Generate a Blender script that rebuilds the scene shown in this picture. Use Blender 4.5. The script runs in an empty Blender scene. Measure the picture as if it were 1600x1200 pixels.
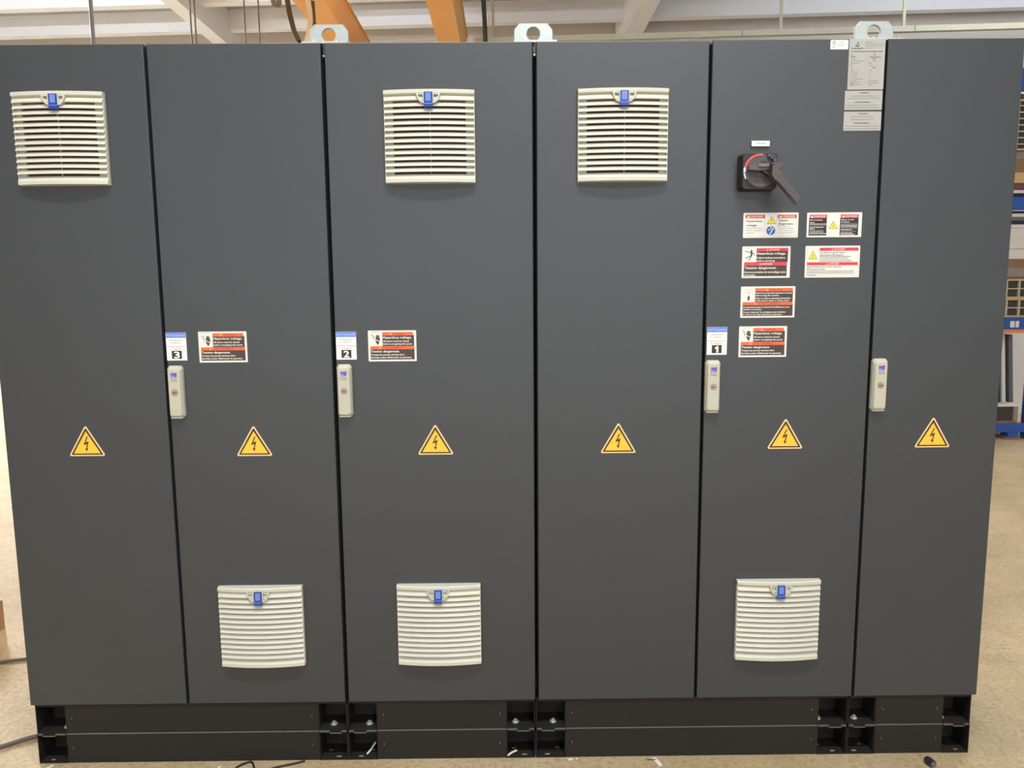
import bpy, bmesh, math, random
from mathutils import Vector, Matrix

random.seed(7)
S = bpy.context.scene
COL = S.collection
R = math.radians

# ------------------------------------------------------------------ camera, world, lights, exposure
cam_data = bpy.data.cameras.new('camera')
cam = bpy.data.objects.new('camera', cam_data)
COL.objects.link(cam)
cam.location = (1.51563, -2.28115, 1.50569)
cam.rotation_euler = (1.441485, 0.0079677, -0.0071217)
cam_data.sensor_fit = 'HORIZONTAL'
cam_data.sensor_width = 36.0
cam_data.lens = 27.0
cam_data.clip_start = 0.05
cam_data.clip_end = 200
S.camera = cam

S.view_settings.view_transform = 'Standard'
S.view_settings.look = 'None'
S.view_settings.gamma = 1.0
S.view_settings.use_curve_mapping = False
S.view_settings.exposure = 0.0

world = bpy.data.worlds.new('hall_daylight')
S.world = world
world.use_nodes = True
wn = world.node_tree.nodes
wn['Background'].inputs[0].default_value = (0.88, 0.945, 1.0, 1)
wn['Background'].inputs[1].default_value = 2.85


def area(name, loc, rot, sx, sy, energy, color):
    d = bpy.data.lights.new(name, 'AREA')
    d.shape = 'RECTANGLE'
    d.size, d.size_y = sx, sy
    d.energy = energy
    d.color = color
    o = bpy.data.objects.new(name, d)
    o.location = loc
    o.rotation_euler = rot
    COL.objects.link(o)
    return o


LAMP = (0.97, 0.985, 1.0)
COOL = (0.92, 0.96, 1.0)
# rows of ceiling luminaires, in front of the cabinets and over the bay behind them
area('ceiling_lamp', (-2.6, -3.6, 6.0), (0, 0, 0), 3.0, 0.5, 20, LAMP)
area('ceiling_lamp', (1.5, -2.4, 5.7), (0, 0, 0), 3.2, 0.5, 340, LAMP)
area('flood_lamp', (3.6, -6.8, 6.1), (R(55), 0, R(10)), 1.4, 0.6, 180, LAMP)
area('ceiling_lamp', (-6.6, 8.4, 5.6), (0, 0, 0), 2.2, 0.6, 1000, LAMP)
area('ceiling_lamp', (-0.17, 5.6, 4.97), (0, 0, 0), 1.2, 0.5, 25, LAMP)
area('ceiling_lamp', (7.5, 6.0, 5.6), (0, 0, 0), 3.0, 0.6, 50, LAMP)
# added unseen fill lights, aimed up to brighten the roof beams and girders
area('roof_fill_light', (-5.5, 6.0, 5.62), (R(180), 0, 0), 2.2, 0.6, 1750, COOL)
area('roof_fill_light', (-0.17, 5.6, 5.0), (R(180), 0, 0), 1.2, 0.5, 620, COOL)
area('roof_fill_light', (7.5, 6.0, 5.0), (R(180), R(22), 0), 3.0, 0.6, 820, COOL)

# ------------------------------------------------------------------ materials
MATS = {}


def lin(c):
    return tuple((v / 12.92 if v <= 0.04045 else ((v + 0.055) / 1.055) ** 2.4) for v in c)


def hexc(h):
    return lin(tuple(int(h[i:i + 2], 16) / 255 for i in (0, 2, 4)))


def mat(name, col, rough=0.5, metal=0.0, spec=0.5, noise=None, bump=None):
    """procedural material; col = linear rgb; noise=(scale, amount) colour mottling; bump=(scale, strength, distance)"""
    m = bpy.data.materials.new(name)
    m.use_nodes = True
    nt = m.node_tree
    b = nt.nodes['Principled BSDF']
    b.inputs['Base Color'].default_value = (*col, 1)
    b.inputs['Roughness'].default_value = rough
    b.inputs['Metallic'].default_value = metal
    b.inputs['Specular IOR Level'].default_value = spec
    tc = None
    if noise or bump:
        tc = nt.nodes.new('ShaderNodeTexCoord')
    if noise:
        n = nt.nodes.new('ShaderNodeTexNoise')
        n.inputs['Scale'].default_value = noise[0]
        n.inputs['Detail'].default_value = 5
        r = nt.nodes.new('ShaderNodeMix')
        r.data_type = 'RGBA'
        a = noise[1]
        r.inputs[6].default_value = (*[c * (1 - a) for c in col], 1)
        r.inputs[7].default_value = (*[min(1, c * (1 + a)) for c in col], 1)
        nt.links.new(tc.outputs['Object'], n.inputs['Vector'])
        nt.links.new(n.outputs['Fac'], r.inputs[0])
        nt.links.new(r.outputs[2], b.inputs['Base Color'])
    if bump:
        n2 = nt.nodes.new('ShaderNodeTexNoise')
        n2.inputs['Scale'].default_value = bump[0]
        n2.inputs['Detail'].default_value = 2
        bp = nt.nodes.new('ShaderNodeBump')
        bp.inputs['Strength'].default_value = bump[1]
        bp.inputs['Distance'].default_value = bump[2]
        nt.links.new(tc.outputs['Object'], n2.inputs['Vector'])
        nt.links.new(n2.outputs['Fac'], bp.inputs['Height'])
        nt.links.new(bp.outputs['Normal'], b.inputs['Normal'])
    MATS[name] = m
    return m


def node_floor():
    m = mat('concrete_floor', (0.4, 0.35, 0.28), rough=0.62, spec=0.35)
    nt = m.node_tree
    b = nt.nodes['Principled BSDF']
    tc = nt.nodes.new('ShaderNodeTexCoord')

    def noise(scale, detail, rough=0.6):
        n = nt.nodes.new('ShaderNodeTexNoise')
        n.inputs['Scale'].default_value = scale
        n.inputs['Detail'].default_value = detail
        n.inputs['Roughness'].default_value = rough
        nt.links.new(tc.outputs['Object'], n.inputs['Vector'])
        return n

    def ramp(src, stops):
        r = nt.nodes.new('ShaderNodeValToRGB')
        e = r.color_ramp.elements
        e[0].position, e[0].color = stops[0][0], (*stops[0][1], 1)
        e[1].position, e[1].color = stops[-1][0], (*stops[-1][1], 1)
        for p, c in stops[1:-1]:
            k = e.new(p)
            k.color = (*c, 1)
        nt.links.new(src, r.inputs['Fac'])
        return r

    def mix(kind, fac, a, bb):
        x = nt.nodes.new('ShaderNodeMix')
        x.data_type = 'RGBA'
        x.blend_type = kind
        x.inputs[0].default_value = fac
        nt.links.new(a, x.inputs[6])
        nt.links.new(bb, x.inputs[7])
        return x.outputs[2]

    big = ramp(noise(1.1, 6).outputs['Fac'], [(0.3, hexc('ab986f')), (0.55, hexc('bca885')), (0.75, hexc('c8b695'))])
    fine = ramp(noise(55, 5, 0.75).outputs['Fac'], [(0.3, (0.62, 0.6, 0.57)), (0.5, (0.96, 0.96, 0.95)), (0.72, (1.12, 1.12, 1.12))])
    spk = ramp(noise(190, 2).outputs['Fac'], [(0.30, (0.62, 0.6, 0.58)), (0.40, (1, 1, 1)), (0.8, (1, 1, 1))])
    mid = ramp(noise(7, 5).outputs['Fac'], [(0.35, (0.86, 0.86, 0.86)), (0.6, (1, 1, 1))])
    c = mix('MULTIPLY', 1.0, big.outputs['Color'], fine.outputs['Color'])
    c = mix('MULTIPLY', 0.8, c, spk.outputs['Color'])
    c = mix('MULTIPLY', 0.7, c, mid.outputs['Color'])
    nt.links.new(c, b.inputs['Base Color'])
    bp = nt.nodes.new('ShaderNodeBump')
    bp.inputs['Strength'].default_value = 0.35
    bp.inputs['Distance'].default_value = 0.004
    nt.links.new(noise(120, 4).outputs['Fac'], bp.inputs['Height'])
    nt.links.new(bp.outputs['Normal'], b.inputs['Normal'])
    return m


node_floor()
mat('powder_coat', (0.034, 0.0375, 0.042), rough=0.45, spec=0.74, noise=(9, 0.06), bump=(420, 0.22, 0.0012))
mat('rubber_black', (0.006, 0.006, 0.007), rough=0.8, spec=0.2)
mat('plinth_black', (0.018, 0.0155, 0.0135), rough=0.62, spec=0.3, noise=(30, 0.12), bump=(600, 0.15, 0.0005))
mat('lit_edge', (0.30, 0.29, 0.27), rough=0.4, metal=0.6)  # pale tone paints the lit top edge of the black plinth
mat('cream_plastic', hexc('cccaba'), rough=0.42, spec=0.4)
mat('handle_cream', hexc('bfbdab'), rough=0.4, spec=0.45)
mat('filter_dark', hexc('6a5750'), rough=0.9, spec=0.1, noise=(300, 0.3))
mat('latch_blue', hexc('24409a'), rough=0.35)
mat('latch_print', hexc('7c9cdc'), rough=0.4)
mat('zinc', (0.48, 0.52, 0.50), rough=0.42, metal=0.7, noise=(60, 0.15))
mat('zinc_bright', (0.68, 0.70, 0.69), rough=0.3, metal=0.6)
mat('black_plastic', hexc('544c4e'), rough=0.5, noise=(40, 0.1))
mat('grip_plastic', hexc('60565a'), rough=0.6, noise=(160, 0.25))
mat('bar_plastic', hexc('766a6c'), rough=0.5)
mat('black_base', hexc('2c2729'), rough=0.5)
mat('mark_red', hexc('d9534f'), rough=0.45)
mat('mark_white', hexc('e9e6e0'), rough=0.5)
mat('lock_metal', (0.42, 0.28, 0.25), rough=0.35, metal=0.5, noise=(400, 0.4))
mat('lock_slot', hexc('5a4440'), rough=0.5)
mat('logo_magenta', hexc('b23a9c'), rough=0.4)
mat('logo_violet', hexc('6a4ec2'), rough=0.4)
mat('logo_cyan', hexc('4ea6d6'), rough=0.4)
mat('logo_text', hexc('4a6a66'), rough=0.4)
mat('card_white', hexc('e4e3da'), rough=0.45)
mat('card_grey', hexc('acaba5'), rough=0.5)
mat('card_notice', hexc('efeeea'), rough=0.45)
mat('print_dark', hexc('4a3b35'), rough=0.5)
mat('print_black', hexc('2f2527'), rough=0.5)
mat('print_ink', hexc('5a544e'), rough=0.5)
mat('print_faint', hexc('9b978c'), rough=0.5)
mat('print_plate', hexc('8b887f'), rough=0.5)
mat('print_plate_dark', hexc('3b3837'), rough=0.5)
mat('print_white', hexc('f2eee2'), rough=0.5)
mat('print_pink', hexc('f6cfc4'), rough=0.5)
mat('print_red', hexc('d5404a'), rough=0.45)
mat('print_red_brown', hexc('cc5142'), rough=0.45)
mat('print_orange', hexc('e8683f'), rough=0.45)
mat('print_amber', hexc('f2ae55'), rough=0.45)
mat('print_orange_ink', hexc('a8482c'), rough=0.45)
mat('print_blue', hexc('5c7fd8'), rough=0.45)
mat('print_blue_pale', hexc('b6c9f4'), rough=0.45)
mat('print_mandatory', hexc('2f5fb4'), rough=0.45)
mat('print_yellow', hexc('eedd3c'), rough=0.45)
mat('triangle_yellow', hexc('fac43c'), rough=0.42)
mat('triangle_rim', hexc('f3cf95'), rough=0.42)
mat('triangle_ink', hexc('4a2e12'), rough=0.45)
mat('crane_orange', hexc('e29d16'), rough=0.38, noise=(3, 0.05))
mat('ceiling_shade_tone', hexc('aaa8ac'), rough=0.8, noise=(2.5, 0.05))  # darker than the beams: shade on the deck is put into its colour
mat('beam_paint', hexc('e6eaf2'), rough=0.8, noise=(2.5, 0.04))
mat('main_beam_paint', hexc('e8ebf2'), rough=0.8, noise=(2.5, 0.04))
mat('wall_paint', hexc('dfddd8'), rough=0.85, noise=(2.0, 0.05))
mat('fascia_shade_joint_tone', hexc('d6cfca'), rough=0.85, noise=(2.0, 0.06))  # shade on the fascia put into a darker tone; also colours the block joints
mat('rail_paint', hexc('b0ae98'), rough=0.5)
mat('cable_black', hexc('151213'), rough=0.55)
mat('cable_brown', hexc('5c5046'), rough=0.6)
mat('lit_strap_pale_rope', hexc('b3aa94'), rough=0.6)  # paints the lit side of the festoon cable; also the pale rope
mat('rod_dark', hexc('4b4544'), rough=0.6)
mat('steel_grey', hexc('77747a'), rough=0.45, metal=0.3)
mat('rack_blue', hexc('2c55a5'), rough=0.4, noise=(8, 0.1))
mat('rack_orange', hexc('d98a4e'), rough=0.45)
mat('wood_pale', hexc('c9a878'), rough=0.8, noise=(14, 0.2))
mat('wood_brown', hexc('8a6a52'), rough=0.8, noise=(14, 0.25))
mat('wood_maroon', hexc('6d3f3c'), rough=0.7, noise=(10, 0.2))
mat('cardboard', hexc('b98b62'), rough=0.85, noise=(9, 0.12))
mat('pale_pine', hexc('e6cc98'), rough=0.8, noise=(12, 0.15))
mat('carton_white', hexc('d9d4ca'), rough=0.8, noise=(6, 0.08))
mat('carton_grey', hexc('8d857c'), rough=0.85, noise=(12, 0.2))
mat('sheet_black', hexc('2a282c'), rough=0.5)
mat('sheet_white', hexc('dcdad4'), rough=0.4)
mat('profile_grey', hexc('6d6f74'), rough=0.4, metal=0.2)
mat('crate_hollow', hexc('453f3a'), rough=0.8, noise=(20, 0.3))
mat('crate_rib', hexc('b8b2a0'), rough=0.7)
mat('litter_white', hexc('e4e2da'), rough=0.6)
mat('cap_black', hexc('27262a'), rough=0.45)


# ------------------------------------------------------------------ mesh builder
class MB:
    def __init__(self):
        self.v, self.f, self.m, self.mats, self.sm = [], [], [], [], []

    def mi(self, name):
        if name not in self.mats:
            self.mats.append(name)
        return self.mats.index(name)

    def add(self, verts, faces, m, smooth=False):
        o = len(self.v)
        k = self.mi(m)
        self.v += [tuple(p) for p in verts]
        for f in faces:
            self.f.append([o + i for i in f])
            self.m.append(k)
            self.sm.append(smooth)

    def box(self, x0, x1, y0, y1, z0, z1, m):
        x0, x1 = sorted((x0, x1)); y0, y1 = sorted((y0, y1)); z0, z1 = sorted((z0, z1))
        vs = [(x0, y0, z0), (x1, y0, z0), (x1, y1, z0), (x0, y1, z0), (x0, y0, z1), (x1, y0, z1), (x1, y1, z1), (x0, y1, z1)]
        self.add(vs, [(0, 3, 2, 1), (4, 5, 6, 7), (0, 1, 5, 4), (1, 2, 6, 5), (2, 3, 7, 6), (3, 0, 4, 7)], m)

    def panel(self, x0, x1, y0, y1, z0, z1, m, b=0.002):
        """box whose front (low y) edges are rounded in two steps"""
        def ring(i, y):
            return [(x0 + i, y, z0 + i), (x1 - i, y, z0 + i), (x1 - i, y, z1 - i), (x0 + i, y, z1 - i)]
        rs = [ring(0, y1), ring(0, y0 + b), ring(b * .3, y0 + b * .3), ring(b, y0)]
        vs = sum(rs, [])
        fs = []
        for r in range(3):
            for i in range(4):
                j = (i + 1) % 4
                fs.append((r * 4 + i, r * 4 + j, r * 4 + 4 + j, r * 4 + 4 + i))
        fs.append((12, 13, 14, 15))
        fs.append((3, 2, 1, 0))
        self.add(vs, fs, m)

    def loft(self, rings, m, cap0=True, cap1=True, smooth=False):
        n = len(rings[0])
        vs = sum([list(r) for r in rings], [])
        fs = []
        for r in range(len(rings) - 1):
            for i in range(n):
                j = (i + 1) % n
                fs.append((r * n + i, r * n + j, (r + 1) * n + j, (r + 1) * n + i))
        self.add(vs, fs, m, smooth)
        if cap0:
            self.add(rings[0], [tuple(reversed(range(n)))], m)
        if cap1:
            self.add(rings[-1], [tuple(range(n))], m)

    def prism(self, poly, y0, y1, m):
        """polygon in xz extruded between two y values"""
        self.loft([[(x, y1, z) for x, z in poly], [(x, y0, z) for x, z in poly]], m)

    def flat(self, poly, y, m):
        self.add([(x, y, z) for x, z in poly], [tuple(range(len(poly)))], m)

    def disc(self, cx, cz, r, y, m, n=28):
        self.flat([(cx + r * math.cos(2 * math.pi * i / n), cz + r * math.sin(2 * math.pi * i / n)) for i in range(n)], y, m)

    def cyl_y(self, cx, cz, r, y0, y1, m, n=28, r1=None):
        r1 = r if r1 is None else r1
        c = [(math.cos(2 * math.pi * i / n), math.sin(2 * math.pi * i / n)) for i in range(n)]
        self.loft([[(cx + r * a, y1, cz + r * b) for a, b in c], [(cx + r1 * a, y0, cz + r1 * b) for a, b in c]], m)

    def cyl_z(self, cx, cy, r, z0, z1, m, n=16, r1=None):
        r1 = r if r1 is None else r1
        c = [(math.cos(2 * math.pi * i / n), math.sin(2 * math.pi * i / n)) for i in range(n)]
        self.loft([[(cx + r * a, cy + r * b, z0) for a, b in c], [(cx + r1 * a, cy + r1 * b, z1) for a, b in c]], m)

    def tube(self, pts, r, m, n=8, flat=None):
        """swept tube; flat=(half width vector, half thickness) gives a flat strap"""
        pts = [Vector(p) for p in pts]
        rings = []
        for i, p in enumerate(pts):
            t = (pts[min(i + 1, len(pts) - 1)] - pts[max(i - 1, 0)]).normalized()
            if flat:
                w = Vector(flat[0])
                nn = t.cross(w).normalized() * flat[1]
                rings.append([p + w + nn, p - w + nn, p - w - nn, p + w - nn])
            else:
                a = t.cross(Vector((0, 0, 1)))
                if a.length < 0.05:
                    a = t.cross(Vector((0, 1, 0)))
                a.normalize()
                b = t.cross(a).normalized()
                rings.append([p + r * (a * math.cos(2 * math.pi * k / n) + b * math.sin(2 * math.pi * k / n)) for k in range(n)])
        self.loft(rings, m, smooth=not flat)

    def mesh(self, name):
        me = bpy.data.meshes.new(name)
        me.from_pydata(self.v, [], self.f)
        for n in self.mats:
            me.materials.append(MATS[n])
        me.polygons.foreach_set('material_index', self.m)
        me.polygons.foreach_set('use_smooth', self.sm)
        bm = bmesh.new()
        bm.from_mesh(me)
        bmesh.ops.recalc_face_normals(bm, faces=bm.faces)
        bm.to_mesh(me)
        bm.free()
        me.update()
        return me

    def build(self, name, parent=None, loc=(0, 0, 0), rot=(0, 0, 0), label=None):
        return link(name, self.mesh(name), parent, loc, rot, label)


def link(name, me, parent=None, loc=(0, 0, 0), rot=(0, 0, 0), label=None):
    o = bpy.data.objects.new(name, me)
    COL.objects.link(o)
    o.location = loc
    o.rotation_euler = rot
    if parent:
        o.parent = parent
    if label:
        o['label'] = label
    return o


def tag(o, label, cat, group=None, kind=None):
    o['label'] = label
    o['category'] = cat
    if group:
        o['group'] = group
    if kind:
        o['kind'] = kind
    return o


def thing(name, label, cat, loc=(0, 0, 0), rotz=0, group=None):
    o = bpy.data.objects.new(name, None)
    COL.objects.link(o)
    o.location = loc
    o.rotation_euler = (0, 0, rotz)
    o.empty_display_size = 0.1
    return tag(o, label, cat, group)


def struct(o):
    o['kind'] = 'structure'
    return o


def copy_tree(o, parent=None):
    c = o.copy()
    COL.objects.link(c)
    c.parent = parent
    for ch in [k for k in bpy.data.objects if k.parent == o]:
        copy_tree(ch, c)
    return c


# ------------------------------------------------------------------ lettering and stickers
_glyph = {}


def text_geo(s, bold):
    key = (s, bold)
    if key not in _glyph:
        cu = bpy.data.curves.new('lettering', 'FONT')
        cu.body = s
        cu.size = 1.0
        cu.resolution_u = 2
        cu.offset = 0.018 if bold else 0.0
        ob = bpy.data.objects.new('lettering', cu)
        me = bpy.data.meshes.new_from_object(ob)
        vs = [(v.co.x, v.co.y) for v in me.vertices]
        fs = [tuple(p.vertices) for p in me.polygons]
        bpy.data.objects.remove(ob)
        bpy.data.curves.remove(cu)
        bpy.data.meshes.remove(me)
        _glyph[key] = (vs, fs)
    return _glyph[key]


class Card(MB):
    """thin printed sticker; coordinates in millimetres from its top-left corner, x right, y down; lies on the plane y = 0"""
    def __init__(self, w, h, m, corner=2.0, thick=0.0005):
        super().__init__()
        self.w, self.h, self.t = w, h, thick
        r = corner
        pts = []
        for cx, cy, a0 in ((w - r, r, -90), (w - r, h - r, 0), (r, h - r, 90), (r, r, 180)):
            for k in range(4):
                a = R(a0 + 30 * k)
                pts.append((cx + r * math.cos(a), cy + r * math.sin(a)))
        self.prism([self.P(x, y) for x, y in pts], -thick, 0.0, m)

    def P(self, x, y):
        return ((x - self.w / 2) / 1000, (self.h / 2 - y) / 1000)

    def Y(self, layer):
        return -self.t - 0.00012 * layer

    def rect(self, x0, y0, x1, y1, m, layer=1):
        self.flat([self.P(x0, y0), self.P(x1, y0), self.P(x1, y1), self.P(x0, y1)], self.Y(layer), m)

    def poly(self, pts, m, layer=2):
        self.flat([self.P(*p) for p in pts], self.Y(layer), m)

    def circ(self, x, y, r, m, layer=2, n=24):
        self.poly([(x + r * math.cos(2 * math.pi * i / n), y + r * math.sin(2 * math.pi * i / n)) for i in range(n)], m, layer)

    def line(self, x0, y0, x1, y1, w, m, layer=3):
        d = Vector((x1 - x0, y1 - y0)).normalized() * w / 2
        n = Vector((-d.y, d.x))
        self.poly([(x0 + n.x, y0 + n.y), (x1 + n.x, y1 + n.y), (x1 - n.x, y1 - n.y), (x0 - n.x, y0 - n.y)], m, layer)

    def text(self, s, x0, y_top, y_base, x1, m, layer=3, bold=True):
        """fit s so that its capitals run from y_top to y_base and its width from x0 to x1"""
        vs, fs = text_geo(s, bold)
        xs = [v[0] for v in vs]
        lo, hi = min(xs), max(xs)
        sx = (x1 - x0) / (hi - lo)
        sy = (y_base - y_top) / 0.70
        self.add([(lambda p: (p[0], self.Y(layer), p[1]))(self.P(x0 + (a - lo) * sx, y_base - b * sy)) for a, b in vs], fs, m)

    def words(self, x0, y0, x1, y1, m, seed, layer=3):
        """a row of print too small to read: word-long strokes"""
        rnd = random.Random(seed)
        x = x0
        while x < x1 - 0.5:
            w = min(rnd.uniform(2.5, 9.0) * (y1 - y0) / 1.6, x1 - x)
            self.rect(x, y0, x + w, y1, m, layer)
            x += w + 0.55 * (y1 - y0)

    def tri(self, cx, y0, y1, half, m, layer=2):
        self.poly([(cx, y0), (cx + half, y1), (cx - half, y1)], m, layer)


def bolt_poly(cx, cy, s):
    """lightning arrow outline"""
    p = [(0.10, -1.0), (-0.42, 0.18), (0.06, 0.02), (-0.06, 0.62), (-0.22, 0.58), (-0.02, 1.05), (0.22, 0.66), (0.08, 0.64), (0.34, -0.36), (-0.10, -0.20), (0.28, -0.98)]
    return [(cx + a * s, cy + b * s) for a, b in p]


def rounded_tri(half, y0, y1, r):
    """rounded triangle outline, apex up (mm, y down)"""
    base = [Vector((0, y0)), Vector((half, y1)), Vector((-half, y1))]
    out = []
    for i, p in enumerate(base):
        a = (base[i - 1] - p).normalized()
        b = (base[(i + 1) % 3] - p).normalized()
        bis = (a + b).normalized()
        ang = a.angle(b) / 2
        c = p + bis * (r / math.sin(ang))
        na = p + a * (r / math.tan(ang)) - c
        nb = p + b * (r / math.tan(ang)) - c
        s, e = math.atan2(na.y, na.x), math.atan2(nb.y, nb.x)
        while e < s:
            e += 2 * math.pi
        for k in range(6):
            t = s + (e - s) * k / 5
            out.append((c.x + r * math.cos(t), c.y + r * math.sin(t)))
    return out


def triangle_mesh():
    mb = MB()
    def q(pts):
        return [(x / 1000, (90.5 / 2 - y) / 1000) for x, y in pts]
    mb.prism(q(rounded_tri(55.5, -4, 91, 4.2)), -0.0006, 0.0, 'triangle_rim')
    mb.flat(q(rounded_tri(48.5, 4.2, 87.2, 2.2)), -0.0007, 'triangle_ink')
    mb.flat(q(rounded_tri(40.5, 15.5, 83.0, 0.6)), -0.0008, 'triangle_yellow')
    mb.flat(q(bolt_poly(-0.5, 53.5, 22)), -0.0009, 'triangle_ink')
    return mb.mesh('warning_triangle')


def pic_hand(c, ox, oy):
    """hand struck by a flash: arrow at left, dark hand with a pale slash at right"""
    c.line(ox + 2, oy + 6, ox + 9, oy + 12, 1.6, 'print_dark')
    c.line(ox + 9, oy + 12, ox + 7, oy + 16, 1.6, 'print_dark')
    c.line(ox + 7, oy + 16, ox + 11, oy + 22, 1.4, 'print_dark')
    n = 20
    c.poly([(ox + 20.5 + 6.6 * math.cos(2 * math.pi * i / n), oy + 20 + 13.6 * math.sin(2 * math.pi * i / n) * (1 if i < n / 2 else 0.98)) for i in range(n)], 'print_dark', 2)
    for k in range(4):
        c.line(ox + 15.8 + 3.1 * k, oy + 8, ox + 15.8 + 3.1 * k, oy + 16, 0.5, 'print_faint', 3)
    c.line(ox + 14, oy + 20.5, ox + 26.5, oy + 27, 2.3, 'card_white', 3)
    c.poly([(ox + 17, oy + 32), (ox + 24, oy + 32), (ox + 22, oy + 36), (ox + 19, oy + 36)], 'print_dark', 2)


def head(c, x0, y0, x1, y1, m, word, tx0, tx1, ink, tri_at, tri_m='print_amber'):
    c.rect(x0, y0, x1, y1, m, 2)
    c.tri(tri_at, y0 + 1.6, y1 - 1.6, (y1 - y0 - 3.2) * .62, tri_m, 3)
    c.text(word, tx0, y0 + 2.2, y1 - 2.2, tx1, ink, 3)


def sticker_hazard():
    c = Card(143, 92, 'card_white')
    c.rect(42.5, 14, 136.5, 46.5, 'print_dark', 1)
    c.rect(6.5, 50, 137, 86.5, 'print_dark', 1)
    head(c, 42.5, 5, 133.5, 15, 'print_orange', 'WARNING', 75, 109, 'print_orange_ink', 67)
    head(c, 6.5, 46.5, 136, 56, 'print_orange', 'AVERTISSEMENT', 42, 104, 'print_orange_ink', 35)
    w = 'print_white'
    c.text('Hazardous voltage.', 44, 17.8, 24.0, 129.5, w)
    c.text('All doors must be closed', 44, 29.2, 34.2, 121, w)
    c.text('before energizing this panel.', 44, 37.5, 42.3, 131, w)
    c.text('Tension dangereuse.', 8, 58.8, 65, 93, w)
    c.text('Toutes les portes doivent être', 8, 69.3, 74.4, 107, w)
    c.text("fermées avant d'alimenter le panneau.", 8, 77.6, 82.6, 128.5, w)
    c.words(8, 3.6, 38, 4.4, 'print_faint', 3)
    pic_hand(c, 8, 6)
    return c.mesh('hazard_sticker')


def sticker_lockout():
    c = Card(142, 92, 'card_white')
    c.rect(42, 14, 134.5, 46, 'print_dark', 1)
    c.rect(6, 54, 132.5, 87, 'print_dark', 1)
    head(c, 42, 5.5, 135, 14.5, 'print_red', 'DANGER', 80, 110, 'print_pink', 74)
    head(c, 6.5, 46, 132.5, 56, 'print_red', 'DANGER', 60, 90, 'print_pink', 54)
    w = 'print_white'
    c.text('Hazardous voltage.', 43.5, 17.5, 24, 128.5, w)
    c.text('Follow lockout procedure', 43.5, 30.5, 35.8, 127, w)
    c.text('before servicing.', 43.5, 39.5, 44.2, 97, w)
    c.text('Tension dangereuse.', 8, 59, 65.5, 102, w)
    c.text('Suivre la procédure de verrouillage avant', 8, 72, 77.5, 129, w)
    c.text("l'entretien.", 8, 81, 85.8, 42, w)
    c.words(7, 4.2, 38, 5, 'print_faint', 5)
    d = 'print_dark'
    c.circ(27, 12.5, 2.6, d, 3)
    c.line(26.5, 14, 27.5, 28, 4.6, d)
    c.line(7.5, 13.5, 26, 18.5, 1.7, d)
    c.line(27, 15.5, 38, 26, 2.2, d)
    c.line(27, 27, 10, 35, 2.2, d)
    c.line(28, 27, 19.5, 41, 2.2, d)
    return c.mesh('danger_sticker')


def sticker_manual():
    c = Card(161, 92, 'card_white')
    c.rect(42, 13, 154, 46, 'print_dark', 1)
    c.rect(6, 52, 155, 87, 'print_dark', 1)
    c.rect(6, 5, 41.5, 45, 'card_white', 1)
    head(c, 42, 5, 153.5, 14.5, 'print_orange', 'WARNING', 84, 122, 'print_orange_ink', 77)
    head(c, 6, 46, 154, 55, 'print_orange', 'AVERTISSEMENT', 52, 116, 'print_orange_ink', 45)
    w = 'print_white'
    c.text("Read and understand operator's manual", 43, 17, 21.4, 151, w)
    c.text('before using this machine.', 43, 24.2, 28.5, 114, w)
    c.text('Failure to follow operating instructions', 43, 32.5, 37, 148, w)
    c.text('could result in death or serious injury.', 43, 39.4, 43.6, 144.5, w)
    c.text("Lire attentivement le manuel de l'utilisateur avant", 7.5, 58.5, 62.8, 145.5, w)
    c.text("d'utiliser la machine.", 7.5, 65.2, 69.4, 63.5, w)
    c.text('Ne pas respecter les consignes peut entraîner', 7.5, 73.2, 77.6, 135, w)
    c.text('la mort ou des blessures graves.', 7.5, 80, 84.2, 124, w)
    c.rect(9, 9, 38, 9.7, 'print_faint', 2)
    for k in range(9):
        a = R(200 + 17.5 * k)
        c.line(23 + 13 * math.cos(a), 25 + 11 * math.sin(a), 23 + 13 * math.cos(a + .3), 25 + 11 * math.sin(a + .3), 0.6, 'print_faint', 2)
    c.poly([(20, 30), (23.5, 27.5), (27, 30), (25.6, 41), (20.6, 41)], 'print_dark', 3)
    c.line(23.3, 18, 23.5, 28, 1.1, 'print_dark')
    return c.mesh('manual_sticker')


def pic_alert(c, cx, y0, y1, half):
    c.tri(cx, y0 - 1.2, y1 + 0.8, half + 1.2, 'print_ink', 2)
    c.tri(cx, y0 + 1.0, y1 - 0.4, half - 0.8, 'print_yellow', 3)


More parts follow.
